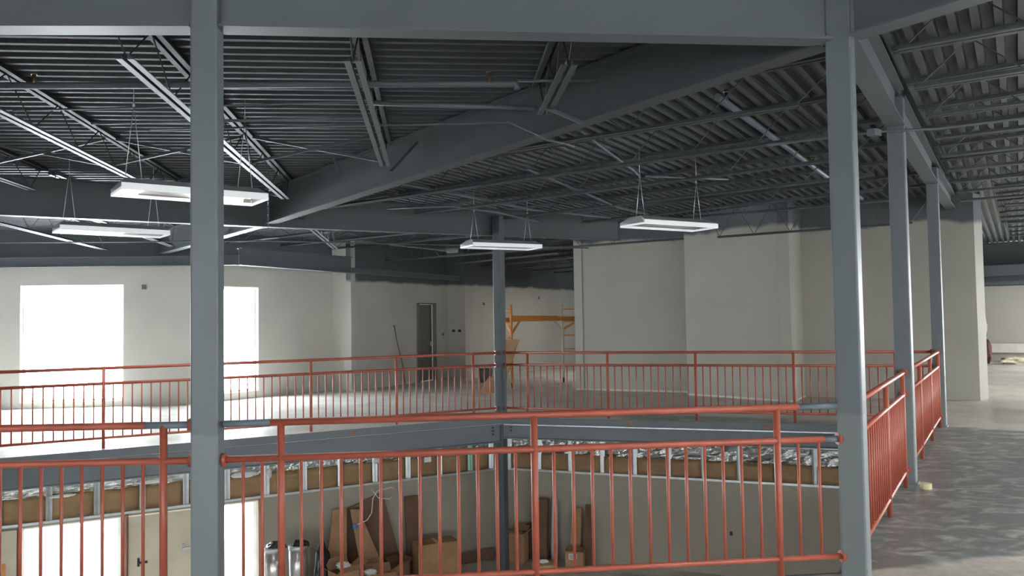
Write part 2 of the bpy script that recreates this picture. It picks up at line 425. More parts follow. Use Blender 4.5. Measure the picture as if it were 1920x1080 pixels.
# roof: corrugated decks
def deck(name, ang, zf, side, dep=.075, flat=.055):
    u = azd(ang); v = V(u.y, -u.x); bm = NB(); pitch_ = .152
    c0 = V(3, 14); rows = []; k0 = -190
    for k in range(k0, 190):
        for off, h in ((0, 0), (flat, 0), (flat+.009, dep), (.143, dep)):
            vv = k*pitch_+off; r = []
            for uu in (-36, 36):
                p = c0 + u*uu + v*vv
                r.append(bm.verts.new((p.x, p.y, zf(p.x, p.y)+h)))
            rows.append(r)
    for a, b in zip(rows, rows[1:]): bm.faces.new((a[0], a[1], b[1], b[0]))
    def cut(co, no):
        g = list(bm.verts)+list(bm.edges)+list(bm.faces)
        bmesh.ops.bisect_plane(bm, geom=g, plane_co=co, plane_no=no, clear_outer=True)
    nn = V(dd.y, -dd.x)*side
    cut((C1.x, C1.y, 0), (nn.x, nn.y, 0))
    for co, no in (((-16.3, 0, 0), (-1, 0, 0)), ((25, 0, 0), (1, 0, 0)), ((0, -7.3, 0), (0, -1, 0)), ((0, 35, 0), (0, 1, 0))): cut(co, no)
    return bm
bmL = deck('ceiling', 85, deckL, 1, .034, .04); o = struct(obj('ceiling', bmL, 'deck_left'))
bmR = deck('ceiling', 32.3, deckR, -1); o = struct(obj('ceiling_right', bmR, 'deck'))
# thin opaque roof build-up above the deck keeps the sky out
bm = NB(); bar(bm, (-16.3, 14, 4.12), (25, 14, 4.12), 43, .06); o = struct(obj('ceiling_roofing', bm, 'deck'))

# ------------------------------------------------------------------ steel
def ibeam(name, p, q, zp, zq, depth, label, wd=.16, tf=.016, tw=.012, m='steel', zt=None, plate=None):
    """zp, zq: underside heights; zt: (top heights) if the top is not parallel"""
    bm = NB(); p, q = Vector(p), Vector(q)
    d = (q-p).normalized(); x = V(d.y, -d.x)
    tp, tq = (zt if zt else (zp+depth, zq+depth))
    def prof(z0, z1):
        h, w2, t2 = z1-z0, wd/2, tw/2
        return [(-w2, 0), (w2, 0), (w2, tf), (t2, tf), (t2, h-tf), (w2, h-tf), (w2, h), (-w2, h), (-w2, h-tf), (-t2, h-tf), (-t2, tf), (-w2, tf)]
    r = []
    for pt, z0, z1 in ((p, zp, tp), (q, zq, tq)):
        r.append([bm.verts.new((pt.x+x.x*a, pt.y+x.y*a, z0+b)) for a, b in prof(z0, z1)])
    n = len(r[0])
    bm.faces.new(r[0]); bm.faces.new(r[1][::-1])
    for i in range(n): bm.faces.new((r[0][i], r[1][i], r[1][(i+1) % n], r[0][(i+1) % n]))
    if name is None: return bm
    o = obj(name, bm, m, loc=((p.x+q.x)/2, (p.y+q.y)/2, (zp+zq)/2))
    return tag(o, label, 'beam', 'steel roof and floor beams')

def column(p, ang, z0, z1, s, label, m='column'):
    root = empty('steel_column', (p.x, p.y, z0), label, 'column', 'steel columns around the opening')
    bm = NB(); vs = box(bm, (p.x, p.y, (z0+z1)/2), (s, s, z1-z0), R(90-ang))
    obj('column_shaft', bm, m, root, bevel=.012)
    bm = NB(); box(bm, (p.x, p.y, z0+.01), (s+.03, s+.03, .02), R(90-ang)); obj('base_plate', bm, 'column', root)
    return root
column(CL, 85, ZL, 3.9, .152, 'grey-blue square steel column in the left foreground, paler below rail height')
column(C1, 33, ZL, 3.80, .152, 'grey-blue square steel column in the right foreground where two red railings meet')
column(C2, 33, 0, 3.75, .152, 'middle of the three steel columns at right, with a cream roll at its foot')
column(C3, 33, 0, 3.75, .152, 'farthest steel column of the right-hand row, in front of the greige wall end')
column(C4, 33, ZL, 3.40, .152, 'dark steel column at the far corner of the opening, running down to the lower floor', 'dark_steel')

def B2(p, q, a=.08, b=.08):
    d = (q-p).normalized(); return p+d*a, q-d*b
a, b = B2(V(-7.6, 4.33), CL); ibeam('steel_beam', a, b, 3.36, 3.36, .47, 'grey steel beam across the top left, ending at the left foreground column', .15)
a, b = B2(CL, C1); ibeam('steel_beam', a, b, 3.365, 3.375, .46, 'grey steel beam across the top of the view between the two foreground columns', .15)
ext = C1 - dd*9
ibeam('steel_beam', C1-dd*.10, ext, 3.38, 3.55, .4, 'grey steel beam rising out of the top right corner from the right foreground column', .16, zt=(3.80, 3.98))
far = C1 + dd*17.5
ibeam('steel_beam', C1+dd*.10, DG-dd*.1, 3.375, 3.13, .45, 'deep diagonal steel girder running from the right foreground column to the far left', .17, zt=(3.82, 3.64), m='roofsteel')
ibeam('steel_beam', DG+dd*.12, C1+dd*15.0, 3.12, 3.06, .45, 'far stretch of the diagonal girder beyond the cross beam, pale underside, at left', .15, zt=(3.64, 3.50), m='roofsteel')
a, b = B2(C1, C2); ibeam('steel_beam', a, b, 3.43, 3.46, .36, 'steel beam over the first bay of the right-hand railing, between the two nearer columns', .17)
a, b = B2(C2, C3); ibeam('steel_beam', a, b, 3.46, 3.50, .33, 'steel beam over the second bay of the right-hand railing', .17)
ibeam('steel_beam', a+(b-a).normalized()*4.5, V(8.2, 14.85), 3.50, 3.55, .26, 'short end of the right-hand roof beam running into the greige wall', .17)
dl = (C4-LE).normalized(); LB0 = LE-dl*5; LB1 = C4 + dl*2.5
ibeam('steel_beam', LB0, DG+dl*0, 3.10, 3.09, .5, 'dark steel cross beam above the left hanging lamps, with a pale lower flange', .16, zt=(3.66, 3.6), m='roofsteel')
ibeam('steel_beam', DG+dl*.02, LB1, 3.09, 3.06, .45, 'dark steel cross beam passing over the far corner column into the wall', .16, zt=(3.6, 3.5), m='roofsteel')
# spandrels in front of the walls
a, b = shift(W_A0, W_A1, .16); b = b+(b-a).normalized()*1.0
ibeam('steel_beam', a, b, 2.79, 2.83, .2, 'slate steel beam along the window wall, above the windows', .14)
bb = ibeam(None, V(-5.30, 15.75)+V(.515,.857)*-.1, V(-5.30, 15.75)+V(.515,.857)*3.1, 2.78, 2.75, .30, '', .15, zt=(3.12, 3.12))
tag(obj('steel_beam', bb, 'steel'), 'short deep slate steel beam over the second window', 'beam', 'steel roof and floor beams')
ibeam('steel_beam', V(-5.30, 15.75)+V(.515,.857)*3.12, V(-5.30, 15.75)+V(.515,.857)*15.6, 2.75, 2.66, .13, 'thin long steel beam passing over the dark door', .12)
# floor beams round the opening
def slabbeam(p, q, z0, z1, label, bolts=0, side=.0):
    a, b = B2(*shift(p, q, -.06), .06, .06)
    root = empty('floor_edge_beam', (*((a+b)/2), z0), label, 'beam', 'steel beams edging the upper floor')
    bm = ibeam(None, a, b, z0, z0, z1-z0, '', .13)
    obj('beam_web', bm, 'steel', root)
    bm = NB(); e0, e1 = B2(*shift(p, q, -.115), .02, .02)
    bar(bm, (*e0, -.055), (*e1, -.055), .012, .11); obj('edge_plate', bm, 'steel', root)
    if bolts == 2:
        bm = NB(); e0, e1 = B2(*shift(p, q, -.145), .1, .1)
        bar(bm, (*e0, -.115), (*e1, -.115), .05, .018); o = obj('flange_painted_light', bm, 'galv', root); o['label'] = 'flange edge coloured bright for the light it catches'  # bright metal stands in for light caught on the flange
    d = (q-p).normalized(); n = V(d.y, -d.x)
    for k in range(bolts):
        bm = NB(); c = (p if bolts == 3 else q) + (d*.20 if bolts == 3 else -d*.2) + n*-.075
        tube(bm, [(*c, -.17-.055*k), (*(c-n*.03), -.17-.055*k)], .014, 8); obj('bolt', bm, 'black', root)
    return root
slabbeam(C4, LE, -.42, -.12, 'grey steel floor-edge beam under the far left railing', 3)
slabbeam(C3, C4, -.36, -.115, 'grey steel floor-edge beam with a bright flange under the far right railing', 2)
slabbeam(LE, NL, -.42, -.12, 'grey steel floor-edge beam on the left side of the opening')
slabbeam(NL, CL, -.42, -.12, 'grey steel floor-edge beam beneath the railing left of the left column')
slabbeam(CL, C1, -.42, -.12, 'grey steel floor-edge beam beneath the nearest railing')
slabbeam(C1, C2, -.42, -.12, 'grey steel floor-edge beam beneath the right-hand railing, nearer bay')
slabbeam(C2, C3, -.42, -.12, 'grey steel floor-edge beam beneath the right-hand railing, farther bay')

# ------------------------------------------------------------------ joists
def joist(p, q, zb, zt, ip, iq, label, group, panel=.95, cw=.045, gap=.03, upper='roofsteel'):
    """open-web joist; bottom chord stops ip / iq short of the ends"""
    d = (q-p); L = d.length; d = d/L; x = V(d.y, -d.x)
    def at(s, f): return (p+d*s).x, (p+d*s).y, f[0] + (f[1]-f[0])*s/L
    root = empty('roof_joist', at(L/2, zb), label, 'joist', group)
    bm = NB()
    for sd in (-1, 1):
        o = x*sd*(gap/2+cw/2); a, b = at(0, zt), at(L, zt)
        bar(bm, (a[0]+o.x, a[1]+o.y, a[2]-.02), (b[0]+o.x, b[1]+o.y, b[2]-.02), cw, .04)
    obj('top_chord', bm, upper, root)
    bm = NB()
    for sd in (-1, 1):
        o = x*sd*(gap/2+cw/2); a, b = at(ip, zb), at(L-iq, zb)
        bar(bm, (a[0]+o.x, a[1]+o.y, a[2]+.004), (b[0]+o.x, b[1]+o.y, b[2]+.004), cw, .008)
        o = x*sd*(gap/2+.004)
        bar(bm, (a[0]+o.x, a[1]+o.y, a[2]+.02), (b[0]+o.x, b[1]+o.y, b[2]+.02), .006, .036)
    obj('bottom_chord', bm, 'roofsteel', root)
    bm = NB(); s = 0.05; n = max(2, int(round((L-ip-iq)/panel))); pts = [at(.05, zt)]
    for k in range(n+1):
        s = ip+.03 + (L-ip-iq-.06)*k/n
        pts.append((*at(s, zb)[:2], at(s, zb)[2]+.02))
        if k < n:
            s2 = s + (L-ip-iq-.06)/n/2; pts.append((*at(s2, zt)[:2], at(s2, zt)[2]-.03))
    pts.append(at(L-.05, zt))
    for a, b in zip(pts, pts[1:]): tube(bm, [a, b], .006, 5, False)
    obj('web_rod', bm, upper, root)
    return root
JL = V(-.096, 1).normalized()
def jl_x(k): return .46 - 1.51*k
nb0, nb1 = V(-7.6, 4.33), CL
for k in range(6):
    X0 = jl_x(k); p5 = V(X0, 5.25)
    a = isect(p5, JL, CL, C1) if X0 > -1.76 else isect(p5, JL, nb0, nb1)
    b = isect(p5, JL, C1, DG); b2 = isect(p5, JL, LE, C4)
    if b2.y < b.y: b = b2
    a = a+JL*.08; b = b-JL*.1
    zt = (deckL(a.x, a.y)-.002, deckL(b.x, b.y)-.002)
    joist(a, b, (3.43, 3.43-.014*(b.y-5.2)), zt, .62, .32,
          '%s steel joist from the right in the left roof bay, running away from the camera' % ORD[k], 'joists of the left roof bay', upper='shade_steel')
    if k >= 2:
        c = b + JL*.25; e = isect(c, JL, *shift(W_A0, W_A1, .1)); dgi = isect(c, JL, C1, DG)
        if dgi.y > c.y and dgi.y < e.y: e = dgi
        if (e-c).length > 1.2:
            zt = (deckL(c.x, c.y)-.002, deckL(e.x, e.y)-.002)
            joist(c, e, (3.24, 3.14), zt, .15, .15, '%s joist from the right between the cross beam and the window wall' % ORD[k-2], 'joists before the window wall')
JR = V(.845, -.535)                       # right-bay joists run this way; ribs run at right angles
JU = V(.535, .845)
def pt(s, t): return JU*s + JR*t
n_a = 0
for k in range(14):
    s = 5.68+1.37*k
    base = pt(s, -5)
    dgp = isect(base, JR, C1, DG); lbp = isect(base, JR, LE, C4); rbp = isect(base, JR, C1, C3)
    td = dgp.dot(JR); tl = lbp.dot(JR); tr = rbp.dot(JR)
    segs = []
    if s < 5.8: continue
    if s < 15.6:
        tr2 = tr if s < 15 else -.9
        if td < tl < tr2 and s > 7: segs += [(td+.1, tl-.1), (tl+.1, tr2-.1)]
        else: segs += [(td+.1, tr2-.1)]
        if td >= tl: segs = [(td+.1, tr2-.1)]
    else:
        segs += [(max(td, -12.8)+.1, -9.0)]
    for (t0, t1) in segs:
        if t1-t0 < .8: continue
        a, b = pt(s, t0), pt(s, t1)
        if s > 15: zz = 3.15
        else: zz = 3.40
        joist(a, b, (zz-.1 if t0 < -6 else zz, zz+.02), (deckR(a.x, a.y)-.002, deckR(b.x, b.y)-.002), .3, .5 if abs(t1-tr) < .2 else .2,
              '%s joist back from the diagonal girder in the centre roof bay' % ORD[n_a], 'joists of the centre roof bay', panel=.75); n_a += 1
for k in range(17):
    s = 5.0+1.13*k
    t0 = pt(s, 0).dot(JR); q = isect(pt(s, 0), JR, C1, C3); t0 = q.dot(JR)+.12
    if s < 5.9: t0 = isect(pt(s, 0), JR, C1, ext).dot(JR)+.12
    if s > 16: t0 = -.3
    t1 = 13 if s < 20 else 15
    a, b = pt(s, t0), pt(s, t1)
    joist(a, b, (3.47, 3.5), (deckR(a.x, a.y)-.002, deckR(b.x, b.y)-.002), .15, .2,
          '%s joist from the camera in the right-hand roof bay beyond the railing' % ORD[k], 'joists of the right roof bay', panel=.75)

# cross bracing between the left-bay joists
def brace(a, b, label, wd=.03):
    bm = NB(); bar(bm, a, b, wd, .006); bar(bm, Vector(a)+V(0, 0, .014), Vector(b)+V(0, 0, .014), .005, .03)
    return tag(obj('cross_brace', bm, 'roofsteel'), label, 'brace', 'thin angle braces between joists')
def jl_at(k, y): return jl_x(k) - .096*(y-5.25)
n = 0
for k in range(1, 4):
    y = 8.75
    for hi in (0, 1):
        x0, x1 = jl_at(k, y)-.05, jl_at(k+1, y)+.05
        zA, zB = (3.45-.05, deckL(0, y)-.06) if hi else (deckL(0, y)-.06, 3.45-.05)
        brace((x0, y+.03*hi, zA), (x1, y+.03*hi, zB), 'thin brace %s of the X between the %s and %s left-bay joists' % (('rising left', 'rising right')[1-hi], ORD[k], ORD[k+1]))
    if k < 3:
        y = 11.0
        brace((jl_at(k+1, y)-.05, y, 3.38), (jl_at(k+2, y)+.05, y, deckL(0, y)-.06), 'thin single brace near the cross beam between the %s and %s joists' % (ORD[k+1], ORD[k+2]))
# slanting struts seen against the girder
for a, b, l in (((0.31, 6.68, 3.41), (.62, 6.74, 3.29), 'short slanting kicker angle at the end of the first left-bay joist'),
                ((-1.35, 9.0, 3.34), (-1.0, 8.62, 3.58), 'short slanting angle beside the second left-bay joist end'),
                ((-2.07, 9.3, 3.57), (-2.0, 9.3, 3.33), 'pale bent strap hanging beside the X-brace left of the second joist')):
    brace(a, b, l, .035)

# pipes and conduits
def pipe(pts, r, label, m='steel', name='sprinkler_pipe', cat='pipe', fit=None, n=10):
    root = empty(name, pts[len(pts)//2], label, cat, None)
    bm = NB(); tube(bm, pts, r, n); obj('pipe_run', bm, m, root)
    for f in fit or ():
        bm = NB(); tube(bm, [Vector(f)-V(0, 0, r*1.2), Vector(f)+V(0, 0, r*2.6)], r*.55, 8)
        tube(bm, [Vector(f)+V(0, 0, r*2.4), Vector(f)+V(0, 0, r*3.2)], r*.9, 8); obj('sprinkler_head', bm, 'brass', root)
    return root
pipe([(-8, 6.26, 3.60), (.0, 6.58, 3.60), (.06, 6.58, 3.60), (.07, 6.58, 3.55)], .028, 'thick horizontal sprinkler pipe across the left roof bay, ending in a cap', fit=[(-.16, 6.57, 3.62), (-3.85, 6.42, 3.62)])
pipe([(.07, 6.60, 3.63), (.75, 6.64, 3.63)], .012, 'thin pipe continuing right from the capped sprinkler pipe', name='conduit')
pipe([(-1.25, 7.1, 3.6), (.42, 7.36, 3.585)], .022, 'second pipe behind the sprinkler pipe, right of the second joist')
pipe([(-4.6, 7.35, 3.65), (-1.3, 7.25, 3.65)], .010, 'thin conduit high on the deck at upper left', name='conduit')
pipe([(-3.9, 7.40, 3.53), (-1.35, 7.40, 3.54)], .014, 'short conduit beside the left foreground column, upper of a pair', name='conduit')
pipe([(-3.4, 7.5, 3.49), (-.06, 7.5, 3.50), (.0, 7.46, 3.495), (.26, 7.16, 3.30), (.33, 7.10, 3.24), (.50, 7.18, 3.22), (.60, 7.4, 3.24)], .010, 'thin conduit crossing the left bay and bending down round the diagonal girder', name='conduit', fit=None)
pipe([(1.88, 7.14, 3.62), (4.62, 11.53, 3.60), (6.0, 13.6, 3.6)], .030, 'pale thick pipe slanting through the centre roof bay', 'bare', fit=[(2.02, 7.36, 3.64), (4.05, 10.62, 3.64)])
pipe([(.72, 7.92, 3.50), (1.53, 9.74, 3.42), (1.62, 9.95, 3.40)], .012, 'thin conduit dropping from the diagonal girder toward the right hanging lamp', 'bare', name='conduit')
pipe([(1.70, 9.95, 3.40), (2.85, 10.4, 3.42)], .012, 'short level conduit above the right hanging lamp', 'bare', name='conduit')
pipe([(-1.9, 12.2, 3.36), (-.9, 11.9, 3.34), (-.2, 12.4, 3.3), (.5, 13.6, 3.28)], .014, 'conduit crossing above the far corner column', name='conduit')
pipe([(-1.5, 10.2, 3.42), (.35, 12.6, 3.36), (1.7, 13.6, 3.34)], .018, 'conduit slanting back toward the far hanging lamp', name='conduit')
pipe([(.2, 9.6, 3.45), (1.7, 12.5, 3.36), (3.2, 14.6, 3.34)], .016, 'conduit running back under the centre deck toward the core wall', name='conduit')
pipe([(-14.5, 13.3, 3.02), (-9.6, 12.9, 3.02), (-4.2, 13.4, 3.02), (1.5, 15.6, 3.0)], .012, 'thin conduit behind the cross beam at left', name='conduit')
pipe([(2.6, 8.02, 3.36), (3.6, 7.68, 3.40), (4.1, 7.6, 3.40), (8, 5.4, 3.44)], .014, 'conduit wrapping the head of the middle right-hand column', name='conduit')
bm = NB(); box(bm, (3.50, 7.62, 3.375), (.12, .08, .065), .6); tag(obj('junction_box', bm, 'steel', bevel=.004), 'small grey junction box beside the head of the middle right column', 'junction box')

# ------------------------------------------------------------------ railings
RT, RM, RB = 1.07, .865, .14
def copy_part(src, parent, loc):
    o = src.copy(); C.objects.link(o); o.parent = parent; o.location = loc; return o
bm = NB(); tube(bm, [(0, 0, RB), (0, 0, RM)], .0098, 8); proto_bal = bpy.data.meshes.new('baluster'); bm.to_mesh(proto_bal); bm.free(); proto_bal.materials.append(M['red'])
bm = NB(); tube(bm, [(0, 0, 0.0), (0, 0, RT)], .0215, 12); proto_post = bpy.data.meshes.new('post'); bm.to_mesh(proto_post); bm.free(); proto_post.materials.append(M['red'])
def railing(p, q, posts, label, e0=.09, e1=.09, grey=(), bal=.117, off=0.0):
    d = (q-p).normalized(); L = (q-p).length
    root = empty('guard_railing', (p.x, p.y, 0), label, 'railing', 'red guard railings around the opening')
    def at(s): return V(d.x*s, d.y*s)
    def part(name, s0, s1, z, r, m='red', n=12):
        bm = NB(); tube(bm, [(*at(s0), z), (*at(s1), z)], r, n)
        o = obj(name, bm, m); o.parent = root; return o
    g0 = .26 if 0 in grey else 0; g1 = .26 if 1 in grey else 0
    part('top_rail', e0+g0, L-e1-g1, RT, .0215); part('mid_rail', e0, L-e1-(.10 if 2 in grey else 0), RM, .0205); part('bottom_rail', e0, L-e1, RB, .0175)
    for f, s0, s1 in ((g0, e0, e0+g0), (g1, L-e1-g1, L-e1)):
        if f:
            o = part('rail_sleeve', s0, s1, RT, .0205, 'bare'); o['label'] = 'unpainted grey rail end'
    if 2 in grey:
        o = part('rail_sleeve', L-e1-.10, L-e1, RM, .020, 'bare'); o['label'] = 'unpainted grey rail end'
    for z in (RT, RM, RB):
        for s in (e0, L-e1):
            if 0 < s < L and not (z == RT and 1 in grey):
                bm = NB(); dx = .012; tube(bm, [(*at(s-dx), z), (*at(s+dx), z)], .038, 12); o = obj('wall_flange', bm, 'red'); o.parent = root
    for s in posts:
        o = bpy.data.objects.new('post', proto_post); C.objects.link(o); o.parent = root; o.location = (*at(s), 0)
    k = 0; s = e0+.09
    # balusters fill each bay evenly
    stops = [e0] + sorted(posts) + [L-e1]
    for a, b in zip(stops, stops[1:]):
        n = max(1, int(round((b-a)/bal)))
        for j in range(1, n):
            o = bpy.data.objects.new('baluster', proto_bal); C.objects.link(o); o.parent = root; o.location = (*at(a+(b-a)*j/n), 0)
    return root
railing(CL, NL, [.25, 1.85], 'red pipe railing left of the left foreground column', grey=(0,))
railing(CL, C1, [.41, 1.89, 3.41], 'nearest red pipe railing, between the two foreground columns', grey=(0, 1, 2))
railing(C1, C2, [1.72, 2.98], 'red railing running away at right, between the two nearer columns')
railing(C2, C3, [1.49, 2.91, 4.30], 'red railing running away at right, between the second and third columns')
railing(C4, C3, [.48, 1.84, 3.24, 4.70, 6.11], 'far red railing right of the far corner column', bal=.113)
railing(C4, LE, [.51, 1.86, 3.22, 4.6, 6.0], 'far red railing left of the far corner column, before the bright windows', bal=.115)
railing(LE, NL, [.6, 2.1, 3.6, 5.1], 'red railing on the left side of the opening')

# ------------------------------------------------------------------ hanging lamps
def pendant(c, ang, label, zc, lit, hang):
    """shallow trough lamp; c = centre, ang = azimuth of the long axis, lit = fractions of the length that glow"""
    L, W, H = 1.26, .48, .12
    d = azd(ang); n = V(d.y, -d.x)             # n points away to the right of the axis = camera side
    root = empty('hanging_lamp', (c.x, c.y, zc), label, 'lamp', 'white fluorescent hanging lamps')
    def P3(s, x, z): q = c+d*s+n*x; return Vector((q.x, q.y, zc+z))
    # outer shell (lip, slope, top) and end caps
    tw = .115
    bm = NB()
    def quad(*p): bm.faces.new([bm.verts.new(x) for x in p])
    def shell(s0, s1, w0, lip, topz, w1, t):
        pass
    for sd in (-1, 1):
        quad(P3(-L/2, sd*W/2, .06), P3(L/2, sd*W/2, .06), P3(L/2-.05, sd*tw, H), P3(-L/2+.05, sd*tw, H))
    quad(P3(-L/2+.05, -tw, H), P3(L/2-.05, -tw, H), P3(L/2-.05, tw, H), P3(-L/2+.05, tw, H))
    o = obj('housing', bm, 'greyend', root)
    sm = o.modifiers.new('thick', 'SOLIDIFY'); sm.thickness = .004; sm.offset = 0
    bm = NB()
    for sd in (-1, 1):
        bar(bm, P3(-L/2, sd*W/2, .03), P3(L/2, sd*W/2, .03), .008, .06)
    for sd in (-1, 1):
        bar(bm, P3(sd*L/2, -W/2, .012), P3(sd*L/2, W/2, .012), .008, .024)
    obj('lip_added_glow', bm, 'strip', root)
    for sd in (-1, 1):
        bm = NB()
        quad(P3(sd*L/2, -W/2, .0), P3(sd*L/2, W/2, .0), P3(sd*L/2, W/2, .06), P3(sd*(L/2-.05), tw, H), P3(sd*(L/2-.05), -tw, H), P3(sd*L/2, -W/2, .06))
        o = obj('end_cap', bm, 'greyend', root); sm = o.modifiers.new('thick', 'SOLIDIFY'); sm.thickness = .005; sm.offset = 0
    bm = NB()                                  # inner reflector
    for sd in (-1, 1):
        quad(P3(-L/2+.01, sd*(W/2-.008), .03), P3(L/2-.01, sd*(W/2-.008), .03), P3(L/2-.06, sd*(tw-.01), H-.012), P3(-L/2+.06, sd*(tw-.01), H-.012))
    quad(P3(-L/2+.06, -tw, H-.012), P3(L/2-.06, -tw, H-.012), P3(L/2-.06, tw, H-.012), P3(-L/2+.06, tw, H-.012))
    obj('reflector', bm, 'reflector', root)
    for x in (-.12, .12):
        for (a, b, on) in lit:
            bm = NB(); tube(bm, [P3((a-.5)*(L-.06), x, .045), P3((b-.5)*(L-.06), x, .045)], .019 if not on else .03, 10)
            obj('fluorescent_tube', bm, 'lamp' if on else 'lampoff', root)
    for sd, hp in zip((-1, 1), hang):
        bm = NB(); top = Vector((*(c+d*sd*(L/2-.14)), hp))
        tube(bm, [P3(sd*(L/2-.14)-.07, 0, H), top], .0035, 5); tube(bm, [P3(sd*(L/2-.14)+.07, 0, H), top], .0035, 5)
        obj('hanging_cable', bm, 'galv', root)
        bm = NB(); tube(bm, [top-V(0, 0, .02), top+V(0, 0, .02)], .012, 8); tube(bm, [top, V(top.x, top.y, (deckR if top.x > -1 else deckL)(top.x, top.y)+.03)], .004, 5); obj('ceiling_hook', bm, 'galv', root)
    return root
pendant(V(-2.93, 7.31), 54, 'nearest hanging lamp, partly behind the left foreground column', 2.80, [(0, .14, 1), (.14, .52, 0), (.52, .92, 1)], (3.6, 3.6))
pendant(V(-5.06, 10.12), 51, 'hanging lamp at far left with its left half glowing', 2.80, [(0, .62, 1), (.62, 1, 0)], (3.55, 3.55))
pendant(V(-.16, 13.07), 62, 'small hanging lamp in front of the far corner column', 2.80, [(0, 1, 0)], (3.4, 3.4))
pendant(V(2.08, 10.45), 59, 'hanging lamp right of centre, above the greige wall', 2.80, [(0, 1, 0)], (3.45, 3.45))

def lamp_light(c, ang, z, watts):
    L = bpy.data.lights.new('lamp_glow', 'AREA'); L.shape = 'RECTANGLE'; L.size = 1.1; L.size_y = .36; L.energy = watts; L.color = (1, .985, .95)
    o = bpy.data.objects.new('lamp_glow', L); C.objects.link(o); o.location = (c.x, c.y, z-.01); o.rotation_euler = (0, 0, R(90-ang))
lamp_light(V(-2.93, 7.31), 64, 2.80, 25); lamp_light(V(-5.06, 10.12), 58, 2.80, 30)
# unseen lamps added to brighten floors and walls: over the walkway at right, behind the camera and in the passage behind the core wall
for i, (x, y, w_, l) in enumerate(((5.6, 3.6, 130, 'added unseen hanging lamp over the walkway right of the camera'), (9.3, 8.6, 170, 'added unseen hanging lamp over the right-hand hall, nearer one'),
                        (12.2, 15.0, 130, 'added unseen hanging lamp over the right-hand hall, farther one'), (16.5, 21.0, 180, 'added unseen hanging lamp in front of the far right wall'),
                        (-3.5, -2.5, 110, 'added unseen hanging lamp behind the camera at left'), (3.5, -3.0, 110, 'added unseen hanging lamp behind the camera at right'), (2.6, 23.0, 45, 'added unseen hanging lamp in the passage behind the core wall'))):
    pendant(V(x, y), 64, l, 2.95, [(0, 1, 1)], (3.6, 3.6)); lamp_light(V(x, y), 64, 2.95, w_)

# ------------------------------------------------------------------ stud walls under the upper floor
def studwall(p, q, ss, label, grp, green=None, foil=False, z1a=-.62, z0=-1.15):
    d = (q-p).normalized(); n = V(-d.y, d.x); L = (q-p).length   # n = away from the opening
    root = empty('stud_wall', (*p, z0), label, 'stud wall', grp)
    def at(s, o, z): c = p+d*s+n*o; return (c.x, c.y, z)
    z1 = z1a
    bm = NB(); bar(bm, at(0, .05, z0+.018), at(L, .05, z0+.018), .13, .036); obj('bottom_track', bm, 'galv', root)
    bm = NB(); bar(bm, at(0, .05, z1), at(L, .05, z1), .12, .04); obj('top_track', bm, 'galv', root)
    for i, s in enumerate(ss):
        bm = NB(); bar(bm, at(s, -.01, z0+.03), at(s, -.01, z1), .045, .006)
        for sd in (-.02, .02): bar(bm, at(s+sd, .03, z0+.03), at(s+sd, .03, z1), .004, .09) if False else None
        bar(bm, at(s+.022, .035, z0+.03), at(s+.022, .035, z1), .004, .09)
        o = obj('stud', bm, 'galv_green' if green is not None and i == green else 'galv', root)
        if green is not None and i == green: o['label'] = 'green-tinted metal stud'
    for a, b in zip(ss, ss[1:]):
        bm = NB(); m_ = 4; zz = -.77 if not foil else -.82
        rows = []
        for i in range(9):
            s = a+.03 + (b-a-.05)*i/8
            col = []
            for j in range(5):
                z = z0+.04 + (zz+random.uniform(-.012, .012)*(j == 4)-z0-.04)*j/4
                col.append(bm.verts.new(at(s, .045-.03*math.sin(math.pi*i/8)*(1 if j < 4 else .5), z)))
            rows.append(col)
        for r0, r1 in zip(rows, rows[1:]):
            for j in range(4):
                f = bm.faces.new((r0[j], r1[j], r1[j+1], r0[j+1])); f.smooth = True
        o = obj('insulation_batt', bm, 'kraft', root); sm = o.modifiers.new('thick', 'SOLIDIFY'); sm.thickness = .03; sm.offset = 1
    # top edge of the insulation: crinkled foil
    bm = NB(); N = int(L*14); rows = []
    for i in range(N+1):
        s = L*i/N; col = []
        for j in range(9):
            z = (-.80 if not foil else -.86) + ((z1-.01) - (-.80 if not foil else -.86))*j/8
            k = noise.noise(Vector((s*7, j*.8, 3))) * (.05 if foil else .03)
            col.append(bm.verts.new(at(s, .085 + k, z)))
        rows.append(col)
    for r0, r1 in zip(rows, rows[1:]):
        for j in range(8): bm.faces.new((r0[j], r1[j], r1[j+1], r0[j+1]))
    o = obj('foil_wrap', bm, 'foil', root); o['label'] = 'crinkled silver foil above the brown insulation'
    sm = o.modifiers.new('thick', 'SOLIDIFY'); sm.thickness = .02; sm.offset = -1
    return root
studwall(P7-d61*1.3, LW1, [.05+.605*i for i in range(15)] + [8.95, 9.12], 'metal stud band with brown insulation below the far left floor beam', 'exposed stud bands under the floor', green=14)
dR = (RW1-LW1).normalized()
studwall(LW1, LW1+dR*8.2, [.13+.59*i for i in range(14)], 'metal stud band with silver foil below the far right floor beam', 'exposed stud bands under the floor', foil=True, z1a=-.52)
bm = NB(); c = P7+d61*6.38-V(-d61.y, d61.x)*.03; box(bm, (c.x, c.y, -.82), (.13, .01, .09), math.atan2(d61.y, d61.x)); tag(obj('paper_tag', bm, 'paper'), 'small white label stuck on the brown insulation right of centre', 'label')

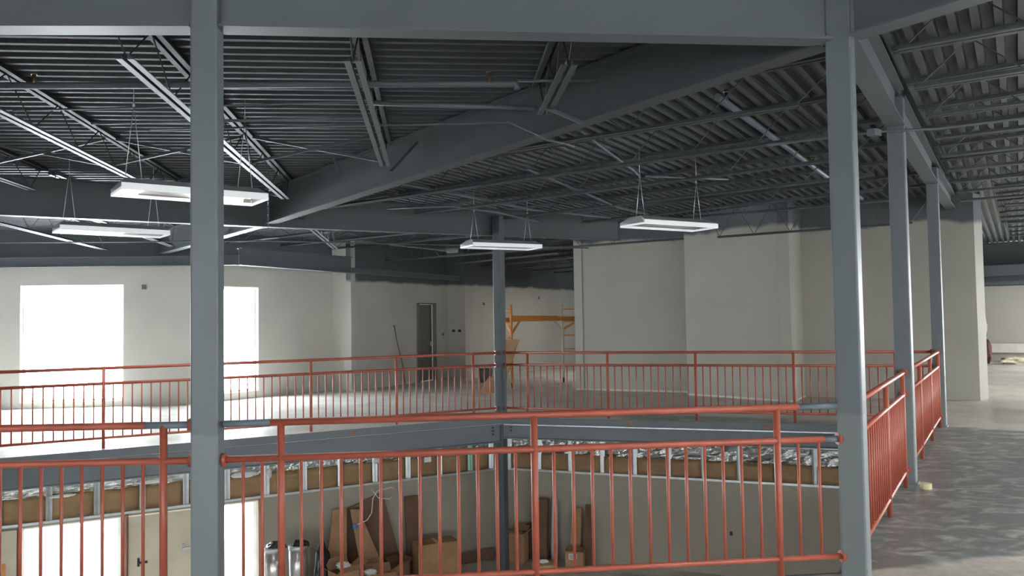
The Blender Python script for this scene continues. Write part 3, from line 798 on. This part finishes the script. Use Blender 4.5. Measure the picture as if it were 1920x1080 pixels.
# white foam pieces and plastic bits poking over the left stud band
for i, (s, z, w_, h_, l) in enumerate(((.75, -.77, .34, .05, 'flat white plastic sheet scrap on the stud band at far left'),
                                    (1.95, -.70, .5, .06, 'crumpled white plastic on the stud band under the left railing'),
                                    (3.25, -.74, .42, .09, 'crumpled white plastic on the stud band just right of the left column'),
                                    (3.62, -.76, .10, .16, 'white bracket hanging from the top track near the nearest railing post'),
                                    (5.42, -.74, .10, .10, 'small white bracket on the stud band above the leaning cardboard'),
                                    (6.62, -.72, .08, .08, 'tiny white bracket on the stud band near the corner'))):
    bm = NB(); c = P7+d61*s+nL*.08
    r = bmesh.ops.create_icosphere(bm, subdivisions=3, radius=.5)
    for v in bm.verts: v.co *= 1+.25*noise.noise(v.co*4+V(i, 0, 0))
    bmesh.ops.transform(bm, matrix=Matrix.Translation((c.x, c.y, z)) @ Matrix.Rotation(math.atan2(d61.y, d61.x), 4, 'Z') @ Matrix.Diagonal((w_, .08, h_, 1)), verts=bm.verts)
    tag(obj('plastic_scrap', bm, 'paper'), l, 'scrap')

# ------------------------------------------------------------------ scaffold behind the far corner
def scaffold():
    A, B = V(-.03, 18.99), V(1.28, 20.46)
    d = (B-A).normalized(); n = V(-d.y, d.x)*.72      # other side of each end frame
    n = -V(-d.y, d.x)*-.72
    n = V(-.36, .25)
    root = empty('rolling_scaffold', (*((A+B)/2), 0), 'orange rolling scaffold with a white plank end, behind the far corner column', 'scaffold')
    posts = [A, B, A+n, B+V(.62, -.05)]
    mats = ['orange', 'pale_scaf', 'orange', 'orange']
    for p_, m_ in zip(posts, mats):
        bm = NB(); tube(bm, [(*p_, .12), (*p_, 1.98)], .032, 10); o = obj('post', bm, m_, root)
        if m_ == 'pale_scaf': o['label'] = 'pale worn post'
        bm = NB(); tube(bm, [(p_.x-.02, p_.y, .065), (p_.x+.02, p_.y, .065)], .065, 14); bar(bm, (*p_, .06), (*p_, .14), .05, .05); obj('caster', bm, 'rubber', root)
    for p_, q_ in ((posts[0], posts[2]), (posts[1], posts[3])):
        for z in (.45, .85, 1.20, 1.55, 1.86):
            bm = NB(); tube(bm, [(*p_, z), (*q_, z)], .014, 8); obj('rung', bm, 'orange', root)
    bm = NB(); bar(bm, (*(A-d*.03), 1.66), (*(B+d*.02), 1.64), .04, .11); obj('side_rail', bm, 'orange', root)
    bm = NB(); bar(bm, (*(A+n), 1.62), (*(B+V(.62, -.05)), 1.62), .04, .10); obj('side_rail', bm, 'orange', root)
    bm = NB(); bar(bm, (*(B-V(.14, .26)), 1.65), (*(B+V(.42, -.15)), 1.67), .05, .10); o = obj('plank_end', bm, 'whitebar', root); o['label'] = 'white plank end'
    for a_, b_, m_ in (((*A, 1.28), (*(A+d*.32), 1.6), 'orange'), ((*B, 1.32), (*(B-d*.34), 1.56), 'pale_scaf'), ((*A, 1.28), (*(A+n*.5), 1.6), 'orange'), ((*B, 1.35), (B.x+.4, B.y-.04, 1.58), 'orange')):
        bm = NB(); bar(bm, a_, b_, .012, .06); obj('brace', bm, m_, root)
    return root
scaffold()
bm = NB(); vs = [(-.50, 18.5, 0), (-.26, 18.5, 0), (.15, 18.75, 1.16), (-.32, 18.85, 1.16)]
a_ = [bm.verts.new(v) for v in vs]; bm.faces.new(a_); r = bmesh.ops.extrude_face_region(bm, geom=bm.faces[:]); bmesh.ops.translate(bm, vec=(.01, .04, 0), verts=[v for v in r['geom'] if isinstance(v, bmesh.types.BMVert)])
tag(obj('cardboard_sheet', bm, 'card'), 'brown cardboard sheet leaning on the left leg of the orange scaffold', 'cardboard')
bm = NB(); tube(bm, [(-.72, 21.0, 0), (-.72, 21.0, .36)], .2, 20, radii=[.15, .19]); tag(obj('waste_bin', bm, 'door'), 'dark bin on the floor just left of the far corner column', 'bin')
bm = NB(); vs = [(-.78, 17.9, 0), (-.42, 17.9, 0), (-.46, 18.05, .34), (-.55, 18.05, .36)]
a_ = [bm.verts.new(v) for v in vs]; bm.faces.new(a_); r = bmesh.ops.extrude_face_region(bm, geom=bm.faces[:]); bmesh.ops.translate(bm, vec=(0, .1, 0), verts=[v for v in r['geom'] if isinstance(v, bmesh.types.BMVert)])
tag(obj('cardboard_offcut', bm, 'card'), 'small brown offcut standing left of the foot of the far corner column', 'cardboard')

# small things on the walls
def onwall(p, q, s, z, w_, h_, m_, name, label, cat, dep=.012, n_=None):
    d = (q-p).normalized(); n = V(d.y, -d.x); c = p+d*s+n*(dep/2+.002)
    bm = NB(); box(bm, (c.x, c.y, z), (w_, dep, h_), math.atan2(d.y, d.x)); return tag(obj(name, bm, m_, bevel=.003), label, cat)
dA = (W_A1-W_A0)
onwall(W_A0, W_A1, 8.57, 2.41, .09, .09, 'door', 'wall_box', 'small dark wall box right of the first bright window', 'wall box')
onwall(W_C1, W_D1, 3.78, 1.24, .10, .07, 'door', 'wall_box', 'dark switch box on the wall right of the dark door', 'wall box')
onwall(W_D1, W_60, .22, 1.33, .09, .07, 'black', 'wall_box', 'left one of two dark outlet boxes in the shaded recess', 'wall box')
onwall(W_D1, W_60, .42, 1.33, .09, .07, 'black', 'wall_box', 'right one of two dark outlet boxes in the shaded recess', 'wall box')
onwall(W_60, W_61, .95, 2.08, .08, .08, 'door', 'wall_box', 'small dark wall box left of the far corner column', 'wall box')
onwall(W_60, W_61, 4.2, 2.30, .07, .09, 'door', 'wall_box', 'tiny dark mark high on the wall above the scaffold', 'wall box')
onwall(LW1, RW1, 4.12, -2.0, .05, .07, 'black', 'wall_box', 'small dark box low on the right lower wall behind the railing', 'wall box')
nD = V(DD.y, -DD.x)
c = W_C1+DD*1.60+nD*.03; e = W_C1+DD*1.9+nD*.05
pipe([(*(c+DD*-.03), 1.52), (*c, 1.50), (*(c+DD*.1), 1.1), (*e, .5), (*(e+DD*.08), .02)], .012, 'thin dark cable hanging down the wall left of the dark door', 'door', name='hanging_cable_run', cat='cable', n=6)
# white cable loop in the lower storey
p_ = P7+d61*5.25+nL*.30
pipe([(*p_, -1.16), (*(p_+d61*.12), -1.32), (*(p_+d61*.32), -1.36), (*(p_+d61*.46), -1.24), (*(p_+d61*.36), -1.17), (*(p_+d61*.10), -1.2),
      (*(p_+d61*.02), -1.32), (*(p_+d61*.0), -1.55), (*(p_-d61*.08), -1.66), (*(p_-d61*.25), -1.71)], .007, 'thin white cable looping down from the left stud band', 'paper', name='hanging_cable_run', cat='cable', n=6)
bm = NB(); c = p_-d61*.29; box(bm, (c.x, c.y, -1.73), (.06, .04, .07)); tag(obj('cable_connector', bm, 'bluep'), 'small blue connector at the end of the white hanging cable', 'connector')

# ------------------------------------------------------------------ lower storey clutter
def can(c, h, r, label):
    root = empty('metal_can', (*c, ZL), label, 'can', 'silver cans on the lower floor')
    bm = NB(); tube(bm, [(*c, ZL+.01), (*c, ZL+h*.3), (*c, ZL+h*.6), (*c, ZL+h)], r, 28, radii=[r*.9, r*.94, r*.97, r]); obj('can_body', bm, 'duct', root)
    bm = NB(); tube(bm, [(*c, ZL+h-.05), (*c, ZL+h-.01), (*c, ZL+h+.02)], r, 28, radii=[r*1.04, r*1.06, r*1.0]); obj('rim', bm, 'galv', root)
    bm = NB(); bmesh.ops.create_icosphere(bm, subdivisions=3, radius=1)
    for v in bm.verts: v.co *= 1+.3*noise.noise(v.co*2.5+V(c.x, 0, 0))
    bmesh.ops.transform(bm, matrix=Matrix.Translation((c.x+.02, c.y+.02, ZL+h+.01)) @ Matrix.Diagonal((r*1.0, r*1.0, .07, 1)), verts=bm.verts)
    obj('bin_liner', bm, 'black', root)
can(V(-3.68, 12.30), .93, .155, 'silver metal can with a black liner, nearest the bright lower window')
can(V(-3.36, 12.47), .90, .140, 'silver metal can with a black liner, beside the cardboard pile')
def lump(name, c, s, m_, label, cat, k=.3, f=2.2, sub=4, rz=0):
    bm = NB(); bmesh.ops.create_icosphere(bm, subdivisions=sub, radius=1)
    for v in bm.verts: v.co *= 1+k*noise.noise(v.co*f+Vector(c))
    for v in bm.verts: v.co.z = max(v.co.z, -.85)
    bmesh.ops.transform(bm, matrix=Matrix.Translation(c) @ Matrix.Rotation(rz, 4, 'Z') @ Matrix.Diagonal((*s, 1)), verts=bm.verts)
    for f_ in bm.faces: f_.smooth = True
    return tag(obj(name, bm, m_), label, cat)
lump('rubbish_bag', (-3.04, 12.68, ZL+.38), (.13, .14, .46), 'black', 'black rubbish bag beside the silver cans', 'bag')
def carton(c, s, rz, m_, label, open_=True, flaps=.14, tilt=0, lab=None):
    root = empty('cardboard_box', (c[0], c[1], c[2]), label, 'box', 'cardboard boxes on the lower floor')
    T = Matrix.Translation(c) @ Matrix.Rotation(rz, 4, 'Z') @ Matrix.Rotation(tilt, 4, 'X'); w_, d_, h_ = s; t = .012
    bm = NB()
    box(bm, (0, 0, t/2), (w_, d_, t), mtx=T)
    for sx in (-1, 1): box(bm, (sx*(w_/2-t/2), 0, h_/2), (t, d_, h_), mtx=T)
    for sy in (-1, 1): box(bm, (0, sy*(d_/2-t/2), h_/2), (w_-2*t, t, h_), mtx=T)
    if not open_: box(bm, (0, 0, h_-t/2), (w_, d_, t), mtx=T)
    obj('carton', bm, m_, root)
    if open_:
        for sx in (-1, 1):
            bm = NB(); F = T @ Matrix.Translation((sx*(w_/2-t/2), 0, h_)) @ Matrix.Rotation(sx*R(58), 4, 'Y')
            box(bm, (0, 0, flaps/2), (.006, d_*.96, flaps), mtx=F); obj('flap', bm, m_, root)
        for sy in (-1, 1):
            bm = NB(); F = T @ Matrix.Translation((0, sy*(d_/2-t/2), h_)) @ Matrix.Rotation(-sy*R(50), 4, 'X')
            box(bm, (0, 0, flaps/2), (w_*.96, .006, flaps), mtx=F); obj('flap', bm, m_, root)
    else:
        bm = NB(); box(bm, (0, 0, h_+.001), (.05, d_*1.0, .003), mtx=T); obj('packing_tape', bm, 'card_light', root)
    if lab:
        bm = NB(); box(bm, (lab[0], -d_/2-.002, lab[1]), (lab[2], .003, lab[3]), mtx=T); obj('shipping_label', bm, 'paper', root)
        bm = NB()
        for i in range(4): box(bm, (lab[0], -d_/2-.004, lab[1]-lab[3]*.3+i*lab[3]*.2), (lab[2]*.8, .002, .008), mtx=T)
        obj('print_lines', bm, 'black', root)
    return root
def board(pts, th, m_, label, name='cardboard_sheet', cat='cardboard'):
    """flat sheet through 4 corner points"""
    bm = NB(); v = [Vector(p) for p in pts]; n = (v[1]-v[0]).cross(v[3]-v[0]).normalized()*th
    a = [bm.verts.new(p) for p in v]; b = [bm.verts.new(p+n) for p in v]
    bm.faces.new(a); bm.faces.new(b[::-1])
    for i in range(4): bm.faces.new((a[i], a[(i+1) % 4], b[(i+1) % 4], b[i]))
    return tag(obj(name, bm, m_), label, cat)
A61 = math.atan2(d61.y, d61.x)
def LWp(s, o, z): c = P7+d61*s+nL*o; return (c.x, c.y, z)     # point at distance o in front of the lower left wall
def RWp(s, o, z): n = V(dR.y, -dR.x); c = LW1+dR*s+n*o; return (c.x, c.y, z)
board([LWp(4.40, .46, ZL), LWp(4.76, .46, ZL), LWp(4.87, .14, -1.46), LWp(4.63, .14, -1.46)], .02, 'card', 'tan cardboard flap leaning on the lower wall behind the pile, left of a pair')
board([LWp(5.05, .50, ZL), LWp(5.50, .45, ZL), LWp(5.07, .14, -1.50), LWp(4.92, .16, -1.48)], .02, 'card', 'tan cardboard flap leaning on the lower wall behind the pile, right of a pair')
board([LWp(4.95, .10, ZL), LWp(5.88, .14, ZL), LWp(5.52, .04, -1.28), LWp(4.85, .05, -1.50)], .02, 'card_dark', 'large dark brown sheet leaning on the lower left wall')
board([LWp(5.92, .16, ZL), LWp(6.20, .16, ZL), LWp(6.18, .06, -1.41), LWp(5.92, .06, -1.41)], .04, 'card_dark', 'narrow dark brown panel standing right of the large brown sheet')
carton(LWp(4.56, .98, ZL), (.38, .30, .50), A61+.2, 'card', 'open cardboard box in the middle of the left pile', flaps=.2)
carton(LWp(5.14, 1.02, ZL), (.42, .32, .34), A61-.15, 'card', 'low open cardboard box at the right of the left pile', flaps=.16)
carton(LWp(5.62, .55, ZL), (.26, .26, .34), A61+.3, 'card_dark', 'dark open box in the shade behind the left pile', flaps=.10)
carton(LWp(6.28, .55, ZL), (.70, .34, .60), A61-.08, 'card', 'closed square cardboard box standing alone against the lower left wall', open_=False)
carton(RWp(.46, .42, ZL), (.32, .26, .54), -.35, 'card', 'cardboard box standing open just right of the lower column', flaps=.12)
carton(RWp(1.55, .52, ZL), (.30, .28, .36), -.2, 'card', 'small cardboard box with a white shipping label beside the dark panel', open_=False, lab=(-.02, .27, .14, .10))
carton(RWp(1.05, .75, ZL), (.34, .28, .14), .25, 'card_light', 'flat low box on the floor between the tall dark carton and the labelled box', open_=False)
board([LWp(4.15, 1.60, ZL+.005), LWp(5.0, 1.50, ZL+.005), LWp(5.0, 1.35, ZL+.30), LWp(4.15, 1.42, ZL+.24)], .01, 'card_light', 'bright pale cardboard flap at the front edge of the left pile')
board([LWp(5.12, 1.50, ZL+.005), LWp(5.42, 1.30, ZL+.005), LWp(5.44, 1.24, ZL+.30), LWp(5.14, 1.42, ZL+.22)], .01, 'card_light', 'short pale cardboard strip standing on edge at the front of the pile')
board([LWp(5.7, 1.25, ZL+.003), LWp(7.2, 1.3, ZL+.003), LWp(7.2, .82, ZL+.003), LWp(5.9, .84, ZL+.003)], .01, 'card', 'flattened cardboard lying on the lower floor before the lone box')
board([LWp(6.0, 1.9, ZL+.003), LWp(7.2, 1.95, ZL+.003), LWp(7.2, 1.4, ZL+.003), LWp(6.1, 1.38, ZL+.003)], .01, 'card', 'flattened cardboard lying on the lower floor left of the lower column')
board([RWp(.2, 1.35, ZL+.003), RWp(1.7, 1.45, ZL+.003), RWp(1.6, 1.0, ZL+.003), RWp(.3, .95, ZL+.003)], .01, 'card', 'flattened cardboard lying on the lower floor right of the lower column')
board([LWp(6.9, .20, ZL+.003), LWp(7.6, .20, ZL+.003), LWp(7.6, .10, ZL+.16), LWp(6.9, .10, ZL+.16)], .02, 'card_dark', 'low dark board lying along the foot of the lower left wall')
board([RWp(.76, .26, ZL), RWp(.97, .26, ZL), RWp(.97, .14, -1.60), RWp(.77, .14, -1.60)], .10, 'card_dark', 'tall dark brown carton leaning upright on the lower right wall', 'tall_carton', 'box')
board([RWp(1.02, .22, ZL), RWp(1.14, .20, ZL), RWp(1.12, .10, -1.62), RWp(1.02, .10, -1.62)], .04, 'greyend', 'narrow grey board beside the tall dark carton', 'board', 'board')
board([RWp(1.36, .26, ZL), RWp(1.56, .26, ZL), RWp(1.57, .10, -1.74), RWp(1.40, .10, -1.74)], .03, 'card', 'tan board leaning beside the dark door panel', 'board', 'board')
board([RWp(1.60, .24, ZL), RWp(1.78, .22, ZL), RWp(1.74, .10, -1.66), RWp(1.64, .10, -1.66)], .05, 'card_dark', 'dark upright panel farthest right on the lower right wall', 'board', 'board')
board([RWp(.36, .12, ZL), RWp(.62, .12, ZL), RWp(.66, .05, ZL+.66), RWp(.50, .05, ZL+.60)], .03, 'card_dark', 'dark slanting flap behind the open box right of the lower column')
for i, (c, s, l) in enumerate(((LWp(6.75, 1.65, ZL+.034), (.18, .10, .03), 'crumpled white sheet on the lower floor in front of the lone box'),
                     ((*V(-.40, 13.48), ZL+.05), (.06, .06, .05), 'small white ball of paper at the foot of the lower column'),
                     (LWp(4.56, .98, ZL+.56), (.11, .07, .06), 'white crumpled wrapping on top of the left pile, larger piece'),
                     (LWp(4.98, 1.0, ZL+.40), (.10, .05, .05), 'white crumpled wrapping on top of the left pile, smaller piece'),
                     ((*V(.04, 13.52), ZL+.03), (.14, .05, .02), 'white strip of packing right of the lower column foot'),
                     (RWp(1.05, .75, ZL+.17), (.08, .05, .03), 'white paper on the flat low box'))):
    lump('crumpled_paper', c, s, 'paper', l, 'paper', .5, 3.5)
lump('red_cloth', LWp(4.80, .62, ZL+.1), (.07, .06, .09), 'darkred', 'small dark red cloth in the left pile', 'cloth')
for i, (x, y, l) in enumerate(((-2.49, 12.30, 'small brown wood block on the far left floor-edge beam'), (1.83, 12.86, 'small brown wood block on the far right floor-edge beam, nearer the column'), (3.81, 12.22, 'small brown wood block on the far right floor-edge beam, toward the right'))):
    bm = NB(); box(bm, (x+.02, y-.02, -.06), (.10, .05, .06), .5 if x < 0 else -.3); tag(obj('wood_block', bm, 'wood'), l, 'wood block')

board([LWp(-.02, .03, ZL), LWp(.20, .03, ZL), LWp(.20, .03, -1.18), LWp(-.02, .03, -1.18)], .02, 'cream', 'cream board on the lower wall at the far left edge, left of the bright opening', 'board', 'board')
board([LWp(.03, .06, ZL), LWp(.07, .06, ZL), LWp(.07, .06, -1.62), LWp(.03, .06, -1.62)], .02, 'orange', 'thin orange-brown stick against the cream board at the far left edge', 'stick', 'stick')

# things on the upper floor at right
root = empty('tape_roll', (3.70, 7.62, 0), 'cream roll standing at the foot of the middle right-hand column', 'roll')
bm = NB(); tube(bm, [(3.83, 7.53, 0), (3.83, 7.53, .055)], .052, 24); obj('tape_winding', bm, 'yellow', root, bevel=.004)
bm = NB(); tube(bm, [(3.83, 7.53, .0551), (3.83, 7.53, .058)], .03, 20); obj('core', bm, 'cream', root)
def FRp(s, o): d = (FR1-FR0).normalized(); n = V(d.y, -d.x); c = FR0+d*s+n*o; return c
q0 = isect(V(0, 0), V(.6035, 1), FR0, FR1); sF = (q0-FR0).length
c = FRp(sF+.75, 1.6); lump('rubble_heap', (c.x, c.y, .08), (.75, .3, .16), 'debris', 'heap of pale rubble on the floor before the far right wall', 'rubble', .6, 2.5)
c = FRp(sF+1.9, 1.3); lump('rubble_bag', (c.x, c.y, .18), (.22, .2, .24), 'cream', 'pale yellow bag beside the rubble heap at far right', 'bag', .4)
c = FRp(sF-.30, 1.6); lump('dark_red_bundle', (c.x, c.y, .35), (.18, .2, .42), 'darkred', 'dark red bundle on the floor beside the far end of the wall', 'bundle', .25)
c = FRp(sF-.38, 1.6); lump('wrapped_roll', (c.x, c.y, 1.15), (.16, .16, .36), 'pink', 'pinkish wrapped roll on the dark red bundle at far right', 'roll', .2)
a, b = FRp(sF-.9, .10), FRp(sF+3.5, .10)
bm = NB(); bar(bm, (*a, .42), (*b, .42), .08, .30); tag(obj('white_board_stack', bm, 'whitebar', bevel=.01), 'long low white board stack along the far right wall', 'boards')
# duct band over the far right wall
a, b = FRp(sF-1.5, .5), FRp(sF+4.5, .5)
bm = NB(); bar(bm, (*a, 2.95), (*b, 2.95), .5, .34); bar(bm, (*a, 2.55), (*b, 2.55), .3, .08)
tag(obj('duct_box', bm, 'steel'), 'long slate boxed duct above the far right wall', 'duct')
